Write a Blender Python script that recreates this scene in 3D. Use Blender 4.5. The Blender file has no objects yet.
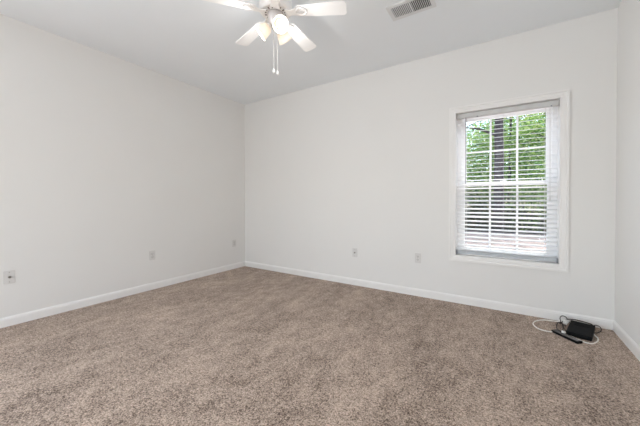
import bpy, bmesh, math, random
from mathutils import Vector, Matrix, Euler

sc = bpy.context.scene
PI = math.pi
R = math.radians

# ------------------------------------------------------------------ camera
cam_d = bpy.data.cameras.new('camera')
cam = bpy.data.objects.new('camera', cam_d)
sc.collection.objects.link(cam)
cam_d.sensor_width = 36.0
cam_d.lens = 285.12 / 640 * 36.0
cam_d.shift_y = -9.09 / 640
cam_d.clip_start = 0.02
yaw, pit, rol = -0.56764, -0.010786, -0.00086
F = Vector((math.sin(yaw) * math.cos(pit), math.cos(yaw) * math.cos(pit), math.sin(pit)))
Rt = Vector((math.cos(yaw), -math.sin(yaw), 0))
Up = Rt.cross(F)
R2 = Rt * math.cos(rol) + Up * math.sin(rol)
U2 = -Rt * math.sin(rol) + Up * math.cos(rol)
m = Matrix((R2, U2, -F)).transposed().to_4x4()
m.translation = Vector((3.6894, -3.4053, 1.1087))
cam.matrix_world = m
sc.camera = cam

# ------------------------------------------------------------------ world, sun, fill lights, exposure
w = bpy.data.worlds.new('sky')
sc.world = w
w.use_nodes = True
nt = w.node_tree
bg = nt.nodes['Background']
sky = nt.nodes.new('ShaderNodeTexSky')
sky.sky_type = 'NISHITA'
sky.sun_disc = False
sky.sun_elevation = R(60)
sky.sun_rotation = R(32)
sky.dust_density = 2.5
nt.links.new(sky.outputs[0], bg.inputs['Color'])
bg.inputs['Strength'].default_value = 0.75

sun_d = bpy.data.lights.new('sun', 'SUN')
sun_d.energy = 3.1
sun_d.angle = R(1.0)
sun_d.color = (1.0, 0.95, 0.86)
sun = bpy.data.objects.new('sun', sun_d)
sc.collection.objects.link(sun)
sun.rotation_euler = Vector((-0.12, -0.58, -1.0)).to_track_quat('-Z', 'Y').to_euler()

sc.view_settings.view_transform = 'Standard'
sc.view_settings.look = 'None'
sc.view_settings.exposure = 0.0
sc.view_settings.gamma = 1.0
sc.view_settings.use_curve_mapping = False
sc.cycles.max_bounces = 16
sc.cycles.diffuse_bounces = 8
sc.cycles.transparent_max_bounces = 16
sc.cycles.sample_clamp_indirect = 4.0
sc.cycles.caustics_reflective = False
sc.cycles.caustics_refractive = False

W, H, D = 4.5086, 2.74, 6.30          # room width, height, depth

def fill_light(name, loc, size_x, size_z, energy, rot, col=(0.93, 0.97, 1.0)):
    d = bpy.data.lights.new(name, 'AREA')
    d.shape = 'RECTANGLE'
    d.size, d.size_y = size_x, size_z
    d.energy = energy
    d.color = col
    o = bpy.data.objects.new(name, d)
    sc.collection.objects.link(o)
    o.location = loc
    o.rotation_euler = rot
    return o

# added fill lights, set in made-up windows and a doorway behind the camera
fill_light('window_fill', (2.00, -D - 0.17, 1.34), 1.70, 1.42, 24, (R(102), 0, 0), (0.92, 0.965, 1.0))
fill_light('side_window_fill', (-0.17, -5.15, 1.34), 1.50, 1.42, 106, (R(102), 0, R(-90)), (0.90, 0.955, 1.0))
fill_light('doorway_fill', (W + 0.17, -5.50, 1.02), 0.80, 1.98, 24, (R(100), 0, R(90)), (0.95, 0.975, 1.0))

# ------------------------------------------------------------------ helpers
def mat(name, col, rough=0.6, spec=0.3, metal=0.0, var=0.03, vscale=6.0, bump=0.0, bscale=200.0,
        emit=None, estr=0.0, trans=0.0):
    mt = bpy.data.materials.new(name)
    mt.use_nodes = True
    n = mt.node_tree
    b = n.nodes['Principled BSDF']
    b.inputs['Roughness'].default_value = rough
    b.inputs['Specular IOR Level'].default_value = spec
    b.inputs['Metallic'].default_value = metal
    tc = n.nodes.new('ShaderNodeTexCoord')
    nz = n.nodes.new('ShaderNodeTexNoise')
    nz.inputs['Scale'].default_value = vscale
    nz.inputs['Detail'].default_value = 3
    n.links.new(tc.outputs['Object'], nz.inputs['Vector'])
    rp = n.nodes.new('ShaderNodeValToRGB')
    lo = [max(0, c * (1 - var)) for c in col]
    hi = [min(1, c * (1 + var)) for c in col]
    rp.color_ramp.elements[0].color = (*lo, 1)
    rp.color_ramp.elements[1].color = (*hi, 1)
    rp.color_ramp.elements[0].position = 0.3
    rp.color_ramp.elements[1].position = 0.7
    n.links.new(nz.outputs['Fac'], rp.inputs['Fac'])
    n.links.new(rp.outputs['Color'], b.inputs['Base Color'])
    if bump:
        n2 = n.nodes.new('ShaderNodeTexNoise')
        n2.inputs['Scale'].default_value = bscale
        n2.inputs['Detail'].default_value = 2
        n.links.new(tc.outputs['Object'], n2.inputs['Vector'])
        bp = n.nodes.new('ShaderNodeBump')
        bp.inputs['Strength'].default_value = bump
        bp.inputs['Distance'].default_value = 0.003
        n.links.new(n2.outputs['Fac'], bp.inputs['Height'])
        n.links.new(bp.outputs['Normal'], b.inputs['Normal'])
    if emit:
        b.inputs['Emission Color'].default_value = (*emit, 1)
        b.inputs['Emission Strength'].default_value = estr
    return mt

def carpet_mat():
    mt = bpy.data.materials.new('taupe_carpet')
    mt.use_nodes = True
    n = mt.node_tree
    b = n.nodes['Principled BSDF']
    b.inputs['Roughness'].default_value = 1.0
    b.inputs['Specular IOR Level'].default_value = 0.0
    b.inputs['Sheen Weight'].default_value = 0.15
    tc = n.nodes.new('ShaderNodeTexCoord')
    def noise(scale, detail, stretch=None):
        z = n.nodes.new('ShaderNodeTexNoise')
        z.inputs['Scale'].default_value = scale
        z.inputs['Detail'].default_value = detail
        z.inputs['Roughness'].default_value = 0.65
        if stretch:
            mp = n.nodes.new('ShaderNodeMapping')
            mp.inputs['Rotation'].default_value = (0, 0, stretch[0])
            mp.inputs['Scale'].default_value = (stretch[1], stretch[2], 1)
            n.links.new(tc.outputs['Object'], mp.inputs['Vector'])
            n.links.new(mp.outputs['Vector'], z.inputs['Vector'])
        else:
            n.links.new(tc.outputs['Object'], z.inputs['Vector'])
        return z.outputs['Fac']
    def mul(a, k):
        q = n.nodes.new('ShaderNodeMath'); q.operation = 'MULTIPLY'
        n.links.new(a, q.inputs[0]); q.inputs[1].default_value = k
        return q.outputs[0]
    def add(a, c):
        q = n.nodes.new('ShaderNodeMath'); q.operation = 'ADD'
        n.links.new(a, q.inputs[0]); n.links.new(c, q.inputs[1])
        return q.outputs[0]
    fine = add(mul(noise(125, 3), 0.64), mul(noise(52, 3), 0.36))
    mid = noise(13, 3, (R(-20), 1.0, 0.6))
    big = noise(2.4, 4, (R(35), 1.0, 0.45))
    s = add(add(mul(fine, 0.76), mul(mid, 0.14)), mul(big, 0.12))
    rp = n.nodes.new('ShaderNodeValToRGB')
    rp.color_ramp.elements[0].position = 0.43
    rp.color_ramp.elements[1].position = 0.592
    rp.color_ramp.elements[0].color = (0.090, 0.058, 0.042, 1)
    rp.color_ramp.elements[1].color = (0.68, 0.535, 0.435, 1)
    n.links.new(s, rp.inputs['Fac'])
    n.links.new(rp.outputs['Color'], b.inputs['Base Color'])
    bp = n.nodes.new('ShaderNodeBump')
    bp.inputs['Strength'].default_value = 0.9
    bp.inputs['Distance'].default_value = 0.012
    n.links.new(add(mul(fine, 0.7), mul(mid, 0.5)), bp.inputs['Height'])
    n.links.new(bp.outputs['Normal'], b.inputs['Normal'])
    return mt

def leaf_mat(name, c1, c2, c3):
    mt = bpy.data.materials.new(name)
    mt.use_nodes = True
    n = mt.node_tree
    n.nodes.remove(n.nodes['Principled BSDF'])
    g = n.nodes.new('ShaderNodeNewGeometry')
    rp = n.nodes.new('ShaderNodeValToRGB')
    rp.color_ramp.elements[0].color = (*c1, 1)
    rp.color_ramp.elements[1].color = (*c3, 1)
    e = rp.color_ramp.elements.new(0.55); e.color = (*c2, 1)
    n.links.new(g.outputs['Random Per Island'], rp.inputs['Fac'])
    df = n.nodes.new('ShaderNodeBsdfDiffuse')
    tr = n.nodes.new('ShaderNodeBsdfTranslucent')
    gl = n.nodes.new('ShaderNodeBsdfGlossy'); gl.inputs['Roughness'].default_value = 0.35
    n.links.new(rp.outputs['Color'], df.inputs['Color'])
    n.links.new(rp.outputs['Color'], tr.inputs['Color'])
    m1 = n.nodes.new('ShaderNodeMixShader'); m1.inputs[0].default_value = 0.5
    m2 = n.nodes.new('ShaderNodeMixShader'); m2.inputs[0].default_value = 0.06
    n.links.new(df.outputs[0], m1.inputs[1]); n.links.new(tr.outputs[0], m1.inputs[2])
    n.links.new(m1.outputs[0], m2.inputs[1]); n.links.new(gl.outputs[0], m2.inputs[2])
    n.links.new(m2.outputs[0], n.nodes['Material Output'].inputs['Surface'])
    return mt

def glass_mat():
    mt = bpy.data.materials.new('window_glass')
    mt.use_nodes = True
    n = mt.node_tree
    n.nodes.remove(n.nodes['Principled BSDF'])
    t = n.nodes.new('ShaderNodeBsdfTransparent'); t.inputs[0].default_value = (0.96, 0.98, 0.97, 1)
    g = n.nodes.new('ShaderNodeBsdfGlossy'); g.inputs['Roughness'].default_value = 0.02
    mx = n.nodes.new('ShaderNodeMixShader')
    mx.inputs[0].default_value = 0.03
    n.links.new(t.outputs[0], mx.inputs[1]); n.links.new(g.outputs[0], mx.inputs[2])
    n.links.new(mx.outputs[0], n.nodes['Material Output'].inputs['Surface'])
    return mt

def screen_mat():
    mt = bpy.data.materials.new('insect_mesh')
    mt.use_nodes = True
    n = mt.node_tree
    n.nodes.remove(n.nodes['Principled BSDF'])
    t = n.nodes.new('ShaderNodeBsdfTransparent')
    d = n.nodes.new('ShaderNodeBsdfDiffuse'); d.inputs[0].default_value = (0.03, 0.03, 0.035, 1)
    mx = n.nodes.new('ShaderNodeMixShader'); mx.inputs[0].default_value = 0.15
    n.links.new(t.outputs[0], mx.inputs[1]); n.links.new(d.outputs[0], mx.inputs[2])
    n.links.new(mx.outputs[0], n.nodes['Material Output'].inputs['Surface'])
    return mt

def slat_mat():
    mt = bpy.data.materials.new('white_slat')
    mt.use_nodes = True
    n = mt.node_tree
    b = n.nodes['Principled BSDF']
    b.inputs['Base Color'].default_value = (0.90, 0.90, 0.90, 1); b.inputs['Roughness'].default_value = 0.4
    t = n.nodes.new('ShaderNodeBsdfTranslucent'); t.inputs[0].default_value = (0.95, 0.96, 0.97, 1)
    mx = n.nodes.new('ShaderNodeMixShader'); mx.inputs[0].default_value = 0.35
    n.links.new(b.outputs[0], mx.inputs[1]); n.links.new(t.outputs[0], mx.inputs[2])
    n.links.new(mx.outputs[0], n.nodes['Material Output'].inputs['Surface'])
    return mt

def shade_mat():
    mt = bpy.data.materials.new('frosted_shade_glass')
    mt.use_nodes = True
    n = mt.node_tree
    n.nodes.remove(n.nodes['Principled BSDF'])
    d = n.nodes.new('ShaderNodeBsdfDiffuse'); d.inputs[0].default_value = (0.92, 0.9, 0.86, 1)
    t = n.nodes.new('ShaderNodeBsdfTranslucent'); t.inputs[0].default_value = (0.97, 0.91, 0.84, 1)
    g = n.nodes.new('ShaderNodeBsdfGlossy'); g.inputs['Roughness'].default_value = 0.25
    m1 = n.nodes.new('ShaderNodeMixShader'); m1.inputs[0].default_value = 0.55
    m2 = n.nodes.new('ShaderNodeMixShader'); m2.inputs[0].default_value = 0.05
    n.links.new(d.outputs[0], m1.inputs[1]); n.links.new(t.outputs[0], m1.inputs[2])
    n.links.new(m1.outputs[0], m2.inputs[1]); n.links.new(g.outputs[0], m2.inputs[2])
    n.links.new(m2.outputs[0], n.nodes['Material Output'].inputs['Surface'])
    return mt

M = dict(
    wall=mat('warm_white_wall_paint', (0.80, 0.79, 0.77), 0.85, 0.1, var=0.006, vscale=2.0, bump=0.05, bscale=260),
    ceiling=mat('flat_ceiling_paint', (0.88, 0.91, 0.935), 0.95, 0.05, var=0.006, vscale=3.0, bump=0.15, bscale=180),
    trim=mat('semigloss_trim_paint', (0.85, 0.838, 0.82), 0.35, 0.4, var=0.008, vscale=4),
    vinyl=mat('white_vinyl', (0.95, 0.95, 0.95), 0.35, 0.4, var=0.008),
    slat=slat_mat(),
    headrail=mat('shade_grey_headrail', (0.63, 0.63, 0.62), 0.45, 0.3, var=0.01),  # shade on the headrail's room side painted into its grey
    rail=mat('shade_grey_rail', (0.46, 0.485, 0.51), 0.4, 0.4, var=0.01),  # the bottom rail's shade is put into this grey-blue base colour
    bracket=mat('grey_bracket', (0.22, 0.23, 0.25), 0.4, 0.4),
    cord=mat('white_cord', (0.75, 0.74, 0.73), 0.8, 0.1),
    wand=mat('smoky_wand', (0.33, 0.30, 0.33), 0.2, 0.5),
    plate=mat('white_plate_plastic', (0.70, 0.685, 0.665), 0.35, 0.3, var=0.01),
    slot=mat('dark_slot', (0.05, 0.045, 0.04), 0.6, 0.2),
    brass=mat('metal_connector', (0.34, 0.31, 0.27), 0.3, 0.5, metal=0.8),
    fan=mat('white_fan_enamel', (0.95, 0.94, 0.93), 0.35, 0.4, var=0.01),
    fandark=mat('dark_fan_slot', (0.16, 0.13, 0.12), 0.6, 0.2),
    fangrey=mat('pale_satin_metal', (0.62, 0.585, 0.57), 0.4, 0.5, metal=0.35),
    blade=mat('white_blade', (0.95, 0.945, 0.94), 0.45, 0.3, var=0.012, vscale=9),
    bulb=mat('lit_bulb', (1, 0.95, 0.88), 0.5, emit=(1.0, 0.88, 0.74), estr=1.3),
    shade=shade_mat(),
    vent=mat('white_vent_metal', (0.76, 0.765, 0.77), 0.45, 0.3),
    duct=mat('dark_duct', (0.06, 0.06, 0.065), 0.8, 0.1),
    black=mat('matte_black_plastic', (0.006, 0.006, 0.0065), 0.6, 0.12, var=0.2, vscale=30),
    gloss=mat('glossy_dark_plastic', (0.10, 0.09, 0.088), 0.25, 0.5, var=0.1),
    blackcord=mat('black_cord', (0.02, 0.013, 0.013), 0.5, 0.3),
    whitecord=mat('white_cable_jacket', (0.90, 0.87, 0.82), 0.45, 0.3),
    whiteplug=mat('white_plug_plastic', (0.82, 0.81, 0.78), 0.4, 0.4),
    carpet=carpet_mat(),
    glass=glass_mat(), screen=screen_mat(),
    bark=mat('grey_brown_bark', (0.085, 0.07, 0.068), 0.95, 0.05, var=0.5, vscale=9, bump=0.8, bscale=14),
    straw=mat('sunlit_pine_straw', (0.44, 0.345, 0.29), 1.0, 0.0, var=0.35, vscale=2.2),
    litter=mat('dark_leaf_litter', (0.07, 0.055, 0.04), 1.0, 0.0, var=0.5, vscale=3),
    leaf_bright=leaf_mat('bright_leaves', (0.09, 0.24, 0.04), (0.42, 0.62, 0.14), (0.88, 0.93, 0.48)),
    leaf_mid=leaf_mat('mid_green_leaves', (0.05, 0.18, 0.05), (0.19, 0.42, 0.16), (0.62, 0.78, 0.55)),
    leaf_dark=leaf_mat('dark_shrub_leaves', (0.02, 0.045, 0.012), (0.05, 0.09, 0.025), (0.16, 0.22, 0.07)),
)

def link(name, bm, material, parent=None, smooth=False, loc=None):
    me = bpy.data.meshes.new(name)
    bm.normal_update()
    bm.to_mesh(me); bm.free()
    me.materials.append(M[material] if isinstance(material, str) else material)
    if smooth:
        for p in me.polygons: p.use_smooth = True
    o = bpy.data.objects.new(name, me)
    sc.collection.objects.link(o)
    if parent: o.parent = parent
    if loc: o.location = loc
    return o

def empty(name, loc=(0, 0, 0), rot=(0, 0, 0), parent=None):
    o = bpy.data.objects.new(name, None)
    o.empty_display_size = 0.1
    sc.collection.objects.link(o)
    o.location = loc; o.rotation_euler = rot
    if parent: o.parent = parent
    return o

def tag(o, label, cat, group=None, kind=None):
    o['label'] = label; o['category'] = cat
    if group: o['group'] = group
    if kind: o['kind'] = kind
    return o

def struct(o, label=None, cat=None):
    o['kind'] = 'structure'
    if label: o['label'] = label
    if cat: o['category'] = cat
    return o

def box(bm, lo, hi, bevel=0.0, mtx=None, seg=2):
    t = bmesh.new()
    r = bmesh.ops.create_cube(t, size=1)
    for v in t.verts:
        v.co = Vector([lo[i] + (v.co[i] + 0.5) * (hi[i] - lo[i]) for i in range(3)])
    if bevel:
        bmesh.ops.bevel(t, geom=list(t.edges), offset=bevel, segments=seg, affect='EDGES', profile=0.6)
    merge(bm, t, mtx)

def merge(bm, t, mtx=None):
    if mtx is not None: bmesh.ops.transform(t, matrix=mtx, verts=t.verts)
    me = bpy.data.meshes.new('tmp'); t.to_mesh(me); t.free()
    bm.from_mesh(me); bpy.data.meshes.remove(me)

def lathe(bm, prof, n=32, mtx=None, cap0=True, cap1=True):
    t = bmesh.new(); rings = []
    for r, z in prof:
        rings.append([t.verts.new((r * math.cos(2 * PI * k / n), r * math.sin(2 * PI * k / n), z)) for k in range(n)])
    for a, b in zip(rings, rings[1:]):
        for k in range(n):
            t.faces.new((a[k], a[(k + 1) % n], b[(k + 1) % n], b[k]))
    if cap0: t.faces.new(rings[0][::-1])
    if cap1: t.faces.new(rings[-1])
    bmesh.ops.recalc_face_normals(t, faces=t.faces)
    merge(bm, t, mtx)

def catmull(pts, n=8):
    P = [Vector(p) for p in pts]; out = []
    for i in range(len(P) - 1):
        p0 = P[max(i - 1, 0)]; p1 = P[i]; p2 = P[i + 1]; p3 = P[min(i + 2, len(P) - 1)]
        for k in range(n):
            t = k / n
            out.append(0.5 * ((2 * p1) + (p2 - p0) * t + (2 * p0 - 5 * p1 + 4 * p2 - p3) * t * t + (3 * p1 - p0 - 3 * p2 + p3) * t ** 3))
    out.append(P[-1]); return out

def tube(bm, pts, r, n=8, radii=None):
    rings = []; up = Vector((0, 0, 1))
    for i, p in enumerate(pts):
        d = (pts[min(i + 1, len(pts) - 1)] - pts[max(i - 1, 0)]).normalized()
        u = up if abs(d.dot(up)) < 0.95 else Vector((1, 0, 0))
        a = d.cross(u).normalized(); b = a.cross(d).normalized()
        rr = radii[i] if radii else r
        rings.append([bm.verts.new(p + (a * math.cos(2 * PI * k / n) + b * math.sin(2 * PI * k / n)) * rr) for k in range(n)])
    for a, b in zip(rings, rings[1:]):
        for k in range(n): bm.faces.new((a[k], a[(k + 1) % n], b[(k + 1) % n], b[k]))
    bm.faces.new(rings[0][::-1]); bm.faces.new(rings[-1])

def sweep_profile(prof, a, b, nrm, up=Vector((0, 0, 1)), mitre0=0.0, mitre1=0.0):
    """extrude the profile [(out, height)] from a to b; out runs along nrm; ends mitred"""
    bm = bmesh.new(); a = Vector(a); b = Vector(b); d = (b - a).normalized(); nrm = Vector(nrm)
    A = [bm.verts.new(a + nrm * o + up * h + d * (o * mitre0)) for o, h in prof]
    B = [bm.verts.new(b + nrm * o + up * h - d * (o * mitre1)) for o, h in prof]
    k = len(prof)
    for i in range(k): bm.faces.new((A[i], A[(i + 1) % k], B[(i + 1) % k], B[i]))
    bm.faces.new(A[::-1]); bm.faces.new(B)
    bmesh.ops.recalc_face_normals(bm, faces=bm.faces)
    return bm

# ------------------------------------------------------------------ room shell
T = 0.20
bm = bmesh.new(); box(bm, (-T, -D - T, -0.12), (W + T, T, 0.0))
struct(link('floor', bm, 'carpet'), 'taupe brown cut pile carpet covering the whole floor', 'carpet')
bm = bmesh.new(); box(bm, (-T, -D - T, H), (W + T, T, H + 0.15))
struct(link('ceiling', bm, 'ceiling'), 'flat pale grey painted ceiling', 'ceiling')
def wall_with_holes(name, x0, x1, y0, y1, holes):
    """wall slab between y0 and y1 with rectangular openings (xa, xb, za, zb)"""
    xs = sorted({x0, x1, *[h[0] for h in holes], *[h[1] for h in holes]})
    zs = sorted({0.0, H, *[h[2] for h in holes], *[h[3] for h in holes]})
    bm = bmesh.new()
    solid = {}
    for i in range(len(xs) - 1):
        for j in range(len(zs) - 1):
            cx, cz = (xs[i] + xs[i + 1]) / 2, (zs[j] + zs[j + 1]) / 2
            solid[i, j] = not any(h[0] < cx < h[1] and h[2] < cz < h[3] for h in holes)
    cache = {}
    def v(x, y, z):
        k = (x, y, z)
        if k not in cache: cache[k] = bm.verts.new(k)
        return cache[k]
    for (i, j), s in solid.items():
        if not s: continue
        a, b, c, d = xs[i], xs[i + 1], zs[j], zs[j + 1]
        for y in (y0, y1): bm.faces.new((v(a, y, c), v(b, y, c), v(b, y, d), v(a, y, d)))
        for di, dj, q in ((-1, 0, ((a, c), (a, d))), (1, 0, ((b, c), (b, d))), (0, -1, ((a, c), (b, c))), (0, 1, ((a, d), (b, d)))):
            if not solid.get((i + di, j + dj), False):
                (xa, za), (xb, zb) = q
                bm.faces.new((v(xa, y0, za), v(xb, y0, zb), v(xb, y1, zb), v(xa, y1, za)))
    bmesh.ops.recalc_face_normals(bm, faces=bm.faces)
    return link(name, bm, 'wall')

def side_wall(o):                                    # a wall slab built along x, turned to run along the left side
    o.data.transform(Matrix(((0, 1, 0, 0), (1, 0, 0, 0), (0, 0, 1, 0), (0, 0, 0, 1)))); o.data.flip_normals(); return o
struct(side_wall(wall_with_holes('wall_left', -D - T, T, -T, 0, [(-5.90, -4.40, 0.65, 2.07)])), 'bare warm white wall on the left', 'wall')
o = side_wall(wall_with_holes('wall_right', -D - T, T, W, W + T, [(-5.90, -5.10, 0.0, 2.04)]))
struct(o, 'narrow strip of white wall right of the window', 'wall')

WX0, WX1, WZ0, WZ1 = 3.268, 4.137, 0.522, 2.052      # clear opening of the window
struct(wall_with_holes('wall_back', 0, W, 0, T, [(WX0 - .012, WX1 + .012, WZ0 - .012, WZ1 + .012)]), 'warm white back wall with the window in it', 'wall')
struct(wall_with_holes('wall_front', 0, W, -D - T, -D, [(1.15, 2.85, 0.65, 2.07)]), 'wall behind the camera', 'wall')

# baseboards
bp_ = [(0, 0), (.013, 0), (.013, .062), (.011, .066), (.011, .072), (.0085, .077), (.005, .080), (.003, .085), (0, .085)]
struct(link('baseboard_left', sweep_profile(bp_, (0, -D, 0), (0, 0, 0), (1, 0, 0), mitre1=1), 'trim'), 'white baseboard along the left wall', 'baseboard')
struct(link('baseboard_back', sweep_profile(bp_, (0, 0, 0), (W, 0, 0), (0, -1, 0), mitre0=1, mitre1=1), 'trim'), 'white baseboard under the window wall', 'baseboard')
struct(link('baseboard_right', sweep_profile(bp_, (W, 0, 0), (W, -5.03, 0), (-1, 0, 0), mitre0=1), 'trim'), 'white baseboard along the right wall', 'baseboard')
struct(link('baseboard_front', sweep_profile(bp_, (0.02, -D, 0), (W - .02, -D, 0), (0, 1, 0)), 'trim'), 'white baseboard behind the camera', 'baseboard')

# ------------------------------------------------------------------ window
win = struct(empty('window_1', (WX0, 0, WZ0)), 'white double hung window with grid panes in the back wall', 'window')
ww, wh = WX1 - WX0, WZ1 - WZ0
# casing: four mitred boards with a raised outer band
cp = [(0, 0), (0.011, 0), (0.013, .004), (0.013, .018), (0.016, .024), (0.016, .046), (0.020, .050), (0.020, .066), (0, .066)]
bm = bmesh.new()
def casing_board(a, b, up):
    t = bmesh.new(); a = Vector(a); b = Vector(b); d = (b - a).normalized(); nrm = Vector((0, -1, 0))
    A = [t.verts.new(a + nrm * o + up * h - d * h) for o, h in cp]
    B = [t.verts.new(b + nrm * o + up * h + d * h) for o, h in cp]
    for i in range(len(cp)): t.faces.new((A[i], A[(i + 1) % len(cp)], B[(i + 1) % len(cp)], B[i]))
    t.faces.new(A[::-1]); t.faces.new(B)
    bmesh.ops.recalc_face_normals(t, faces=t.faces)
    merge(bm, t)
casing_board((0, 0, 0), (ww, 0, 0), Vector((0, 0, -1)))
casing_board((0, 0, wh), (ww, 0, wh), Vector((0, 0, 1)))
casing_board((0, 0, 0), (0, 0, wh), Vector((-1, 0, 0)))
casing_board((ww, 0, 0), (ww, 0, wh), Vector((1, 0, 0)))
link('casing', bm, 'trim', win)
# jamb liner
bm = bmesh.new()
box(bm, (-.012, 0, -.012), (0, .195, wh + .012)); box(bm, (ww, 0, -.012), (ww + .012, .195, wh + .012))
box(bm, (0, 0, -.012), (ww, .195, 0)); box(bm, (0, 0, wh), (ww, .195, wh + .012))
link('jamb', bm, 'trim', win)
# vinyl frame
fw = .042
bm = bmesh.new()
box(bm, (0, .125, 0), (fw, .195, wh), .003); box(bm, (ww - fw, .125, 0), (ww, .195, wh), .003)
box(bm, (fw, .125, 0), (ww - fw, .195, .034), .003); box(bm, (fw, .125, wh - fw), (ww - fw, .195, wh), .003)
link('window_frame', bm, 'vinyl', win)

def sash(z0, z1, y, st, top, bot, name_parent):
    x0, x1 = fw, ww - fw
    s = bmesh.new()
    box(s, (x0, y, z0), (x0 + st, y + .03, z1), .003); box(s, (x1 - st, y, z0), (x1, y + .03, z1), .003)
    box(s, (x0 + st, y, z0), (x1 - st, y + .03, z0 + bot), .003); box(s, (x0 + st, y, z1 - top), (x1 - st, y + .03, z1), .003)
    so = link('sash', s, 'vinyl', name_parent)
    gx0, gx1, gz0, gz1 = x0 + st, x1 - st, z0 + bot, z1 - top
    g = bmesh.new(); box(g, (gx0 - .004, y + .012, gz0 - .004), (gx1 + .004, y + .016, gz1 + .004))
    link('glass_pane', g, 'glass', so)
    mu = bmesh.new()
    for k in (1, 2):
        xc = gx0 + (gx1 - gx0) * k / 3
        box(mu, (xc - .0095, y + .003, gz0 - .002), (xc + .0095, y + .011, gz1 + .002), .003)
    zc = (gz0 + gz1) / 2
    box(mu, (gx0 - .002, y + .0035, zc - .0095), (gx1 + .002, y + .0105, zc + .0095), .003)
    link('muntin_grid', mu, 'vinyl', so)
mid = wh * 0.505
sash(mid - .028, wh - .04, .158, .040, .028, .030, win)
sash(.032, mid + .016, .128, .034, .040, .044, win)
bm = bmesh.new(); box(bm, (fw + .002, .191, .045), (ww - fw - .002, .192, mid))
link('insect_screen', bm, 'screen', win)
bm = bmesh.new(); box(bm, (ww / 2 - .03, .122, mid + .0165), (ww / 2 + .03, .144, mid + .024), .003)
box(bm, (ww / 2 - .008, .118, mid + .024), (ww / 2 + .022, .13, mid + .034), .003)
link('sash_lock', bm, 'vinyl', win)

# unseen windows added behind the camera to carry the fill lights
w2 = struct(empty('added_window_2', (1.15, -D, 0.65)), 'wide unseen window added behind the camera for fill light', 'window')
bm = bmesh.new()
for lo, hi in (((-.07, -.0, -.07), (0, .02, 1.49)), ((1.70, 0, -.07), (1.77, .02, 1.49)), ((0, 0, -.07), (1.70, .02, 0)), ((0, 0, 1.42), (1.70, .02, 1.49))):
    box(bm, lo, hi, .003)
link('casing', bm, 'trim', w2)
w3 = struct(empty('added_window_3', (0, -4.40, 0.65), (0, 0, R(-90))), 'unseen side window added in the left wall behind the camera for fill light', 'window')
bm = bmesh.new()
for lo, hi in (((-.07, -.0, -.07), (0, .02, 1.49)), ((1.50, 0, -.07), (1.57, .02, 1.49)), ((0, 0, -.07), (1.50, .02, 0)), ((0, 0, 1.42), (1.50, .02, 1.49))):
    box(bm, lo, hi, .003)
link('casing', bm, 'trim', w3)
d1 = struct(empty('added_doorway_1', (W, -5.10, 0), (0, 0, R(-90))), 'unseen open doorway added behind the camera for fill light', 'doorway')  # unseen doorway, made up to hold its fill light
bm = bmesh.new()
for lo, hi in (((-.07, -.02, 0), (0, 0, 2.11)), ((.80, -.02, 0), (.87, 0, 2.11)), ((0, -.02, 2.04), (.80, 0, 2.11))):
    box(bm, lo, hi, .003)
link('casing', bm, 'trim', d1)

# ------------------------------------------------------------------ venetian blind
bl = tag(empty('venetian_blind', (WX0, -.022, WZ0)), 'white horizontal slat blind lowered inside the window recess', 'blind')
g = .004
bm = bmesh.new()
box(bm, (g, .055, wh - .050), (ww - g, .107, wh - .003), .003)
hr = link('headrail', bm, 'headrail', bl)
for x in (.20, ww - .06):
    bm = bmesh.new(); box(bm, (x - .007, .0525, wh - .056), (x + .007, .0575, wh - .047), .001)
    link('cord_guide', bm, 'bracket', hr)
def slat(zc, tilt, depth=.048, th=.0028, yc=.081):
    b = bmesh.new(); n = 6; top, bot = [], []
    for side in (0, 1):
        for k in range(n + 1):
            s = (k / n - .5) * depth
            crown = .0022 * (1 - (2 * k / n - 1) ** 2)
            y = s * math.cos(tilt) - crown * math.sin(tilt); z = s * math.sin(tilt) + crown * math.cos(tilt)
            x = g + .002 if side == 0 else ww - g - .002
            top.append(b.verts.new((x, yc + y, zc + z + th / 2))); bot.append(b.verts.new((x, yc + y, zc + z - th / 2)))
    m_ = n + 1
    for k in range(n):
        b.faces.new((top[k], top[k + 1], top[m_ + k + 1], top[m_ + k]))
        b.faces.new((bot[k], bot[m_ + k], bot[m_ + k + 1], bot[k + 1]))
        b.faces.new((top[k], bot[k], bot[k + 1], top[k + 1]))
        b.faces.new((top[m_ + k], top[m_ + k + 1], bot[m_ + k + 1], bot[m_ + k]))
    for k in (0, n):
        b.faces.new((top[k], top[m_ + k], bot[m_ + k], bot[k]))
    bmesh.ops.recalc_face_normals(b, faces=b.faces)
    return link('slat', b, 'slat', bl, smooth=False)
z = wh - .074
pitch = .0435
while z > .078:
    wz = WZ0 + z
    f = min(1, max(0, (1.46 - wz) / .2))
    low = min(1, max(0, (1.02 - wz) / .35))
    slat(z, R(9.5 + 7 * f - 5 * low))
    z -= pitch
for k in range(2):
    slat(.051 + k * .007, R(3))
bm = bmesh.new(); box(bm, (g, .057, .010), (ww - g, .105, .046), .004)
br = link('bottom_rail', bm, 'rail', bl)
for x in (.0, ww - .014):
    bm = bmesh.new(); box(bm, (x + .001, .049, .003), (x + .013, .068, .046), .002)
    link('hold_down_bracket', bm, 'bracket', br)
for x in (.10, ww / 2, ww - .10):
    bm = bmesh.new()
    for y in (.0565, .1055):
        tube(bm, [Vector((x, y, .02)), Vector((x, y, wh - .05))], .0011, 6)
    link('ladder_cord', bm, 'cord', bl)
bm = bmesh.new(); tube(bm, [Vector((.092, .049, wh - .050)), Vector((.091, .0475, wh - .40)), Vector((.090, .047, wh - .76))], .0035, 8)
link('tilt_wand', bm, 'wand', bl)
bm = bmesh.new()
for dx in (0, .008):
    tube(bm, [Vector((ww - .072 + dx, .050, wh - .05)), Vector((ww - .070 + dx, .048, .62))], .0016, 6)
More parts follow.
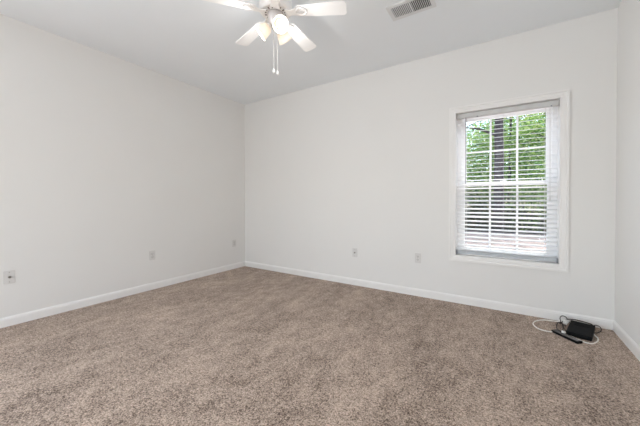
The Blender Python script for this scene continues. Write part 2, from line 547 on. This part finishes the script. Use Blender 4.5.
lathe(bm, [(.003, 0), (.007, -.012), (.009, -.035), (.006, -.042)], 12, Matrix.Translation((ww - .066, .047, .625)))
link('lift_cord', bm, 'cord', bl)

# ------------------------------------------------------------------ wall plates
def wall_plate(loc, rz, kind, label, cat='outlet'):
    r = tag(empty('coax_wall_plate' if kind == 'coax' else 'power_outlet', loc, (0, 0, rz)), label, cat, 'wall plates above the baseboards')
    bm = bmesh.new(); box(bm, (-.035, -.0055, -.0575), (.035, 0, .0575), .0025)
    link('cover_plate', bm, 'plate', r)
    rx = Matrix.Rotation(R(90), 4, 'X')
    if kind == 'coax':
        bm = bmesh.new(); lathe(bm, [(.0095, .0), (.0095, .005), (.0065, .005), (.0065, .013), (.0035, .013)], 12, Matrix.Translation((0, -.005, 0)) @ rx)
        j = link('jack', bm, 'brass', r)
        bm = bmesh.new(); lathe(bm, [(.0036, .0), (.0036, .0004)], 10, Matrix.Translation((0, -.0182, 0)) @ rx)
        link('jack_hole', bm, 'slot', j)
        for s in (-1, 1):
            bm = bmesh.new(); lathe(bm, [(.0034, 0), (.0028, .0013)], 12, Matrix.Translation((0, -.0053, s * .042)) @ rx)
            link('screw', bm, 'brass', r)
    else:
        for s in (-1, 1):
            bm = bmesh.new(); box(bm, (-.0165, -.0085, s * .0195 - .0145), (.0165, -.004, s * .0195 + .0145), .006, seg=3)
            k = link('socket', bm, 'plate', r)
            bm = bmesh.new()
            box(bm, (-.0085, -.0089, s * .0195 - .0015), (-.0055, -.0083, s * .0195 + .0075))
            box(bm, (.0055, -.0089, s * .0195 - .001), (.0085, -.0083, s * .0195 + .006))
            lathe(bm, [(.0028, 0), (.0028, .0006)], 10, Matrix.Translation((0, -.0083, s * .0195 - .0075)) @ rx)
            link('socket_slots', bm, 'slot', k)
        bm = bmesh.new(); lathe(bm, [(.003, 0), (.0024, .0013)], 12, Matrix.Translation((0, -.0053, 0)) @ rx)
        link('screw', bm, 'brass', r)
    return r
wall_plate((0, -2.759, .433), R(90), 'coax', 'white wall plate with one dark coax jack on the left wall, nearest the camera', 'wall plate')
wall_plate((0, -1.529, .428), R(90), 'duplex', 'white duplex outlet in the middle of the left wall')
wall_plate((0, -.231, .416), R(90), 'duplex', 'white duplex outlet on the left wall beside the room corner')
wall_plate((2.063, 0, .428), 0, 'coax', 'white jack plate on the back wall, farther from the window', 'wall plate')
wall_plate((2.870, 0, .443), 0, 'duplex', 'white duplex outlet on the back wall just left of the window')

# ------------------------------------------------------------------ ceiling vent
v = tag(empty('ceiling_vent', (3.037, -.958, H)), 'white louvred air register with two grilles in the ceiling', 'vent')
VX, VY, GX, GY = .184, .104, .150, .072
bm = bmesh.new()
for lo, hi in (((-VX, -VY), (VX, -GY)), ((-VX, GY), (VX, VY)), ((-VX, -GY), (-GX, GY)), ((GX, -GY), (VX, GY)), ((-.006, -GY), (.006, GY))):
    box(bm, (lo[0], lo[1], -.008), (hi[0], hi[1], 0), .002)
link('vent_frame', bm, 'vent', v)
bm = bmesh.new(); box(bm, (-GX, -GY, -.0012), (GX, GY, -.0002)); link('duct_opening', bm, 'duct', v)
for s in (-1, 1):
    bm = bmesh.new()
    for k in range(10):
        xc = s * (.015 + k * .0141)
        mt_ = Matrix.Translation((xc, 0, -.0062)) @ Matrix.Rotation(R(38) * s, 4, 'Y')
        box(bm, (-.0046, -GY, -.0005), (.0046, GY, .0005), 0, mt_)
    link('louvre_bank', bm, 'vent', v)
for s in (-1, 1):
    bm = bmesh.new(); lathe(bm, [(.004, 0), (.003, -.0015)], 10, Matrix.Translation((s * .168, 0, -.008))); link('screw', bm, 'vent', v)

# ------------------------------------------------------------------ ceiling fan
FX, FY, FZ, FR, A0 = 2.2425, -1.758, 2.50, .535, R(21.9)
fan = tag(empty('ceiling_fan', (FX, FY, H)), 'white five blade ceiling fan with three lit bell shades and pull chains', 'ceiling fan')
def fz(z): return z - H
bm = bmesh.new(); lathe(bm, [(.075, 0), (.078, -.02), (.070, -.045), (.045, -.060), (.03, -.062)], 40)
link('canopy', bm, 'fan', fan, smooth=True)
bm = bmesh.new()
lathe(bm, [(.03, fz(2.66)), (.085, fz(2.656)), (.112, fz(2.640)), (.121, fz(2.615)), (.121, fz(2.575)), (.124, fz(2.570)), (.124, fz(2.560)), (.122, fz(2.540)), (.112, fz(2.526)), (.098, fz(2.521)), (.094, fz(2.525)), (.060, fz(2.519))], 48)
mh = link('motor_housing', bm, 'fan', fan, smooth=True)
bm = bmesh.new()
for k in range(16):
    a = 2 * PI * k / 16
    mt_ = Matrix.Rotation(a, 4, 'Z') @ Matrix.Translation((.075, 0, fz(2.5205))) @ Matrix.Rotation(R(-8), 4, 'Y')
    box(bm, (-.008, -.0045, -.0015), (.008, .0045, .002), .001, mt_)
link('vent_slots', bm, 'fandark', mh)
bm = bmesh.new()
lathe(bm, [(.060, fz(2.521)), (.061, fz(2.500)), (.056, fz(2.490)), (.056, fz(2.458)), (.046, fz(2.448)), (.044, fz(2.436)), (.030, fz(2.418)), (.012, fz(2.412)), (.006, fz(2.402)), (.003, fz(2.400))], 36)
link('switch_housing', bm, 'fangrey', fan, smooth=True)

def blade_mesh():
    b = bmesh.new()
    L0, L1, w0, w1 = .155, FR, .047, .062
    ol = []
    ol += [(L0 + .02, -w0), (L0 + .004, -w0 + .012), (L0, -w0 * .4), (L0, w0 * .4), (L0 + .004, w0 - .012), (L0 + .02, w0)]
    ol += [(L1 - .025, w1)] + [(L1 - .025 + .025 * math.sin(t), w1 - .025 + .025 * math.cos(t)) for t in (R(30), R(60), R(90))]
    ol += [(L1 - .025 + .025 * math.cos(t), -w1 + .025 - .025 * math.sin(t)) for t in (0, R(30), R(60), R(90))]
    vb = [b.verts.new((x, y, -.003)) for x, y in ol]; vt = [b.verts.new((x, y, .003)) for x, y in ol]
    b.faces.new(vb[::-1]); b.faces.new(vt)
    for i in range(len(ol)): b.faces.new((vb[i], vb[(i + 1) % len(ol)], vt[(i + 1) % len(ol)], vt[i]))
    bmesh.ops.recalc_face_normals(b, faces=b.faces)
    return b
def iron_mesh():
    b = bmesh.new()
    pts = catmull([(.080, 0, -.010), (.110, 0, -.011), (.135, 0, -.009), (.165, 0, -.006)], 5)
    t = bmesh.new(); prev = None
    for i, p in enumerate(pts):
        wd = .036 - .012 * math.sin(PI * i / (len(pts) - 1))
        ring = [t.verts.new(p + Vector((0, sy * wd, sz * .003))) for sy, sz in ((-1, -1), (1, -1), (1, 1), (-1, 1))]
        if prev:
            for k in range(4): t.faces.new((prev[k], prev[(k + 1) % 4], ring[(k + 1) % 4], ring[k]))
        else: t.faces.new(ring[::-1])
        prev = ring
    t.faces.new(prev); bmesh.ops.recalc_face_normals(t, faces=t.faces); merge(b, t)
    # medallion plate with raised oval rim under the blade root
    S = Matrix.Translation((.200, 0, -.0065)) @ Matrix.Diagonal((1.15, .92, 1, 1))
    lathe(b, [(.040, .003), (.040, -.002), (.037, -.006), (.032, -.006), (.029, -.002), (.016, -.002), (.013, -.005), (.0, -.006)], 32, S, cap1=False)
    return b
bmo, imo = None, None
for k in range(5):
    rot = Euler((R(-9), math.atan2(.03, FR), A0 + k * R(72)), 'XYZ')
    if k == 0:
        bmo = link('blade', blade_mesh(), 'blade', fan); imo = link('blade_iron', iron_mesh(), 'fan', fan, smooth=False)
        o, i_ = bmo, imo
    else:
        o = bmo.copy(); sc.collection.objects.link(o); i_ = imo.copy(); sc.collection.objects.link(i_)
        o.parent = fan; i_.parent = fan
    for q in (o, i_):
        q.location = (0, 0, fz(FZ + .03)); q.rotation_euler = rot

# light kit: three bell shades
def shade_profile():
    outer = [(.018, .0), (.028, -.003), (.037, -.012), (.043, -.028), (.047, -.050), (.053, -.073), (.060, -.088)]
    inner = [(r - .003, z) for r, z in outer[::-1]]
    return outer + inner
for k in range(3):
    az = R(-31 + 120 * k)
    d = Vector((math.cos(az), math.sin(az), 0))
    tilt = R(52)
    axis = (d * math.sin(tilt) + Vector((0, 0, -1)) * math.cos(tilt))     # from neck to mouth
    neck = Vector((0, 0, fz(2.428))) + d * .050
    q = (-axis).to_track_quat('Z', 'Y').to_matrix().to_4x4()
    mt_ = Matrix.Translation(neck) @ q
    bm = bmesh.new()
    tube(bm, catmull([Vector((0, 0, fz(2.442))) + d * .030, Vector((0, 0, fz(2.442))) + d * .042, neck - axis * .012, neck], 4), .009, 10)
    lathe(bm, [(.012, .018), (.021, .012), (.022, -.006), (.012, -.010)], 20, mt_)
    link('lamp_arm', bm, 'fan', fan, smooth=True)
    bm = bmesh.new(); lathe(bm, shade_profile(), 32, mt_, cap0=False, cap1=False)
    sh = link('lamp_shade', bm, 'shade', fan, smooth=True)
    bm = bmesh.new(); lathe(bm, [(.010, -.010), (.012, -.022), (.022, -.038), (.027, -.054), (.024, -.068), (.013, -.079), (.003, -.083)], 24, mt_)
    bu = link('bulb', bm, 'bulb', sh, smooth=True)
    ld = bpy.data.lights.new('bulb_light', 'POINT'); ld.energy = 4.0; ld.color = (1.0, .97, .925); ld.shadow_soft_size = .03
    lo = bpy.data.objects.new('bulb_light', ld); sc.collection.objects.link(lo); lo.parent = fan
    lo.location = neck + axis * .098
# pull chains
for (dx, dy, zb) in ((-.010, -.010, 2.10), (.016, .004, 2.085)):
    bm = bmesh.new(); n = 60; z0 = fz(2.45); z1 = fz(zb)
    for i in range(n):
        zz = z0 + (z1 - z0) * i / (n - 1)
        t = bmesh.new(); bmesh.ops.create_icosphere(t, subdivisions=1, radius=.0026); merge(bm, t, Matrix.Translation((dx * 1.0, dy, zz)))
    tube(bm, [Vector((dx, dy, z0)), Vector((dx, dy, z1))], .0013, 6)
    ch = link('pull_chain', bm, 'cord', fan)
    bm = bmesh.new(); lathe(bm, [(.003, .004), (.007, -.002), (.0085, -.016), (.0085, -.022), (.005, -.027)], 16, Matrix.Translation((dx, dy, z1)))
    link('pull_fob', bm, 'fan', ch, smooth=True)

# ------------------------------------------------------------------ gear on the carpet in the corner
F1 = Vector((4.142, -.341, .002)); F2 = Vector((4.291, -.384, .002))
ex = (F2 - F1).normalized(); BW, BD, BH = (F2 - F1).length, .245, .036
tl = math.atan2(.022, BD)
ey0 = Vector((-ex.y, ex.x, 0)); ey = ey0 * math.cos(tl) + Vector((0, 0, 1)) * math.sin(tl); ez = ex.cross(ey)
bmx = Matrix((ex, ey, ez)).transposed().to_4x4(); bmx.translation = F1
rt = tag(empty('network_box', F1), 'flat matte black electronics box lying tilted on the carpet in the corner', 'electronics box')
rt.matrix_world = bmx
bm = bmesh.new(); box(bm, (0, 0, 0), (BW, BD, BH), .005, seg=3); link('body', bm, 'black', rt)
bm = bmesh.new(); box(bm, (.012, .014, BH - .001), (BW - .012, BD - .014, BH + .0012), .001)
for k in range(7):
    box(bm, (.03, .15 + k * .010, BH + .001), (BW - .03, .153 + k * .010, BH + .0022))
link('top_cover', bm, 'black', rt)
bm = bmesh.new(); box(bm, (-.0012, .06, .006), (.001, BD - .03, BH - .006)); pp = link('port_panel', bm, 'slot', rt)
for k in range(3):
    bm = bmesh.new(); box(bm, (-.004, .075 + k * .045, .008), (.0, .097 + k * .045, .021), .001); link('port', bm, 'gloss', pp)
for fx, fy in ((.02, BD - .02), (BW - .02, BD - .02)):
    bm = bmesh.new(); lathe(bm, [(.009, .001), (.009, -.017), (.007, -.0195)], 14, Matrix.Translation((fx, fy, 0))); link('foot', bm, 'black', rt)

S1 = Vector((4.046, -.338, .0)); S2 = Vector((4.186, -.492, .0))
sx = (S2 - S1).normalized(); SL = (S2 - S1).length; sy = Vector((-sx.y, sx.x, 0))
smx = Matrix((sx, sy, Vector((0, 0, 1)))).transposed().to_4x4(); smx.translation = S1
st = tag(empty('adapter_bar', S1), 'slim dark bar shaped device lying on the carpet before the black box', 'device')
st.matrix_world = smx
bm = bmesh.new(); box(bm, (0, 0, 0.001), (SL, .052, .019), .003); link('body', bm, 'black', st)
bm = bmesh.new(); box(bm, (.006, .006, .0185), (SL - .006, .046, .0205), .001); link('top_panel', bm, 'gloss', st)

def cable(name, pts, r, material, label, cat='cable', plugs=()):
    o = None
    bm = bmesh.new(); tube(bm, catmull(pts, 8), r, 8)
    o = link(name, bm, material, None, smooth=True)
    tag(o, label, cat)
    for (p, q, rr, mm) in plugs:
        p = Vector(p); q = Vector(q); bm = bmesh.new()
        dd = (q - p); mt_ = Matrix.Translation(p) @ dd.to_track_quat('X', 'Z').to_matrix().to_4x4()
        box(bm, (0, -rr, -rr * .75), (dd.length, rr, rr * .75), .002, mt_)
        link('plug', bm, mm, o)
    return o
cable('white_cable', [(4.172, -.112, .038), (4.155, -.088, .034), (4.127, -.055, .006), (4.032, -.074, .005), (3.968, -.133, .005), (3.934, -.212, .005), (3.938, -.283, .005), (3.971, -.338, .005), (4.036, -.350, .005), (4.078, -.318, .005), (4.131, -.342, .005), (4.165, -.362, .005), (4.215, -.412, .005), (4.250, -.437, .005), (4.29, -.425, .005), (4.328, -.359, .005), (4.344, -.295, .005), (4.336, -.262, .010), (4.322, -.250, .024)],
      .0048, 'whitecord', 'white cable looping out to the left of the black box and round its front',
      plugs=[((4.150, -.085, .034), (4.188, -.128, .044), .016, 'whiteplug')])
cable('black_cord', [(4.200, -.170, .028), (4.185, -.060, .055), (4.160, -.030, .056), (4.138, -.080, .050), (4.134, -.160, .042), (4.142, -.215, .028), (4.128, -.290, .012), (4.128, -.360, .026)],
      .0032, 'blackcord', 'thin black cord arching up against the baseboard behind the black box',
      plugs=[((4.128, -.352, .0205), (4.118, -.374, .034), .011, 'whiteplug')])
cable('black_cord', [(4.158, -.212, .030), (4.127, -.106, .018), (4.102, -.174, .006), (4.096, -.258, .006), (4.101, -.320, .022), (4.106, -.350, .027)],
      .0032, 'blackcord', 'thin dark cord curling on the carpet between white cable and slim bar')
cable('black_cord', [(4.172, -.160, .038), (4.150, -.130, .040), (4.140, -.190, .024), (4.150, -.262, .010), (4.150, -.330, .006), (4.142, -.378, .020)],
      .0032, 'blackcord', 'dark cord crossing from the box side down to the slim bar',
      plugs=[((4.176, -.150, .030), (4.150, -.150, .042), .012, 'whiteplug')])
cable('black_cord', [(4.135, -.100, .006), (4.150, -.066, .020), (4.190, -.042, .036), (4.240, -.048, .046), (4.300, -.066, .046), (4.345, -.090, .044), (4.352, -.112, .036)],
      .0042, 'blackcord', 'thicker black cord lying along the baseboard behind the back edge of the box')
cable('grey_cord', [(4.345, -.125, .034), (4.375, -.070, .036), (4.402, -.080, .030), (4.402, -.112, .014), (4.380, -.150, .006), (4.345, -.190, .008), (4.325, -.210, .022)],
      .0032, 'blackcord', 'short dark loop of cord sticking out right of the black box')

# ------------------------------------------------------------------ outside
GZ = -.55
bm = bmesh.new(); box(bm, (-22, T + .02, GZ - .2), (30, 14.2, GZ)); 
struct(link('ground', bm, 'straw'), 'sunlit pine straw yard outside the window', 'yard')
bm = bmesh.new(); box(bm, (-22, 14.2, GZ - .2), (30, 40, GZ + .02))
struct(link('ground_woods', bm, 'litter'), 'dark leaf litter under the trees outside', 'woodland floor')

def leaves(bm, rnd, centre, rad, count, size, clumps=40):
    cs = []
    for _ in range(clumps):
        while True:
            p = Vector((rnd.uniform(-1, 1), rnd.uniform(-1, 1), rnd.uniform(-1, 1)))
            if p.length <= 1: break
        cs.append(Vector((centre[0] + p.x * rad[0], centre[1] + p.y * rad[1], centre[2] + p.z * rad[2])))
    for i in range(count):
        c = rnd.choice(cs); s = rad[0] * .24
        p = c + Vector((rnd.gauss(0, s), rnd.gauss(0, s), rnd.gauss(0, s * .6)))
        if p.z < GZ + .05: p.z = GZ + .05 + rnd.random() * .3
        e = Euler((rnd.uniform(-1, 1), rnd.uniform(-1, 1), rnd.uniform(0, 6.28))).to_matrix()
        L = size * rnd.uniform(.7, 1.3); wd = L * .33
        vs = [bm.verts.new(p + e @ Vector(q)) for q in ((-L / 2, 0, 0), (-L * .1, -wd, .12 * L), (L / 2, 0, 0), (-L * .1, wd, .12 * L))]
        bm.faces.new(vs)

def tree(x, y, h, r, crown, material, count, label, seed, lean=0.0, size=.16, group='trees beyond the yard', clumps=40):
    rnd = random.Random(seed)
    t = tag(empty('tree', (x, y, GZ)), label, 'tree', group)
    bm = bmesh.new()
    pts = [Vector((lean * k / 8 + rnd.uniform(-.03, .03), rnd.uniform(-.03, .03), h * k / 8 - .03)) for k in range(9)]
    tube(bm, pts, r, 12, [r * (1.25 if k == 0 else 1 - .055 * k) for k in range(9)])
    for k in range(5):
        zz = h * rnd.uniform(.45, .95); a = rnd.uniform(0, 6.28); L = crown[3] * .7
        b0 = Vector((lean * zz / h, 0, zz)); b1 = b0 + Vector((math.cos(a) * L * .5, math.sin(a) * L * .5, .25 * L)); b2 = b0 + Vector((math.cos(a) * L, math.sin(a) * L, .35 * L))
        tube(bm, [b0, b1, b2], r * .3, 6, [r * .32, r * .22, r * .08])
    link('trunk', bm, 'bark', t, smooth=True)
    bm = bmesh.new()
    leaves(bm, rnd, (crown[0], crown[1], crown[2] - GZ * 0), (crown[3], crown[4], crown[5]), count, size, clumps * 2)
    # crown coordinates are given relative to the trunk foot
    link('foliage', bm, material, t)
    return t
tree(3.55, 14.6, 11.0, .26, (0, .3, 9.0, 2.6, 2.2, 2.4), 'leaf_mid', 4200, 'tall tree with thick grey brown trunk in the middle of the window view', 1)
tree(4.02, 17.2, 9.5, .085, (.3, 1.2, 6.5, 2.3, 1.6, 2.6), 'leaf_bright', 5000, 'slender trunked tree just right of the thick trunk outside', 2, lean=.15)
tree(1.60, 17.0, 8.0, .12, (.1, .2, 4.0, 2.1, 1.5, 2.6), 'leaf_bright', 8500, 'light green leafy tree seen in the left panes', 3)
tree(5.90, 16.4, 8.0, .12, (-.2, .3, 4.3, 2.0, 1.5, 2.6), 'leaf_bright', 8500, 'yellow green leafy tree seen in the right panes', 4)
tree(3.10, 20.5, 9.0, .13, (.2, .5, 4.4, 2.6, 1.5, 3.0), 'leaf_mid', 8500, 'mid green tree behind the thick trunk outside', 5)
tree(6.40, 21.5, 10.0, .14, (-.6, .5, 4.4, 2.8, 1.5, 3.2), 'leaf_mid', 8000, 'mid green tree farther back at the right panes', 6)
tree(-.70, 21.0, 10.0, .14, (.6, .5, 4.6, 2.8, 1.5, 3.2), 'leaf_mid', 8500, 'mid green tree farther back at the left panes', 7)
tree(4.75, 24.5, 12.0, .17, (0, .5, 5.0, 3.4, 1.4, 3.8), 'leaf_mid', 8000, 'farthest tree closing the view at the back of the woods', 8, size=.2)
def shrub(x, y, rx, rz, label, seed, material='leaf_dark', count=1300):
    rnd = random.Random(seed)
    t = tag(empty('shrub', (x, y, GZ)), label, 'shrub', 'shrubs at the edge of the woods')
    bm = bmesh.new()
    for k in range(6):
        a = rnd.uniform(0, 6.28)
        tube(bm, [Vector((0, 0, -.02)), Vector((math.cos(a) * rx * .3, math.sin(a) * .3, rz * .7)), Vector((math.cos(a) * rx * .6, math.sin(a) * .5, rz * 1.4))], .02, 6, [.025, .018, .008])
    link('stems', bm, 'bark', t)
    bm = bmesh.new()
    leaves(bm, rnd, (0, 0, rz), (rx, .6, rz), count, .13, 26)
    for v_ in bm.verts:
        if v_.co.z < .02: v_.co.z = .02
    link('foliage', bm, material, t)
shrub(1.0, 15.6, 1.0, .75, 'dark green shrub at the woods edge, leftmost through the window', 21)
shrub(2.4, 16.0, 1.0, .80, 'dark shrub left of the thick trunk outside', 22)
shrub(4.3, 15.9, 1.0, .75, 'dark shrub right of the thick trunk outside', 23)
shrub(5.7, 15.4, 1.0, .80, 'dark green shrub at the woods edge, rightmost through the window', 24)
shrub(3.4, 18.0, 1.5, .95, 'wide dark shrub behind the thick trunk outside', 25)
shrub(5.0, 15.2, 1.0, 1.3, 'light green bush among the dark shrubs, right of the trunk', 26, 'leaf_bright', 1500)
shrub(1.9, 17.6, 1.0, 1.15, 'mid green bush behind the dark shrubs, left of the trunk', 27, 'leaf_mid', 1500)
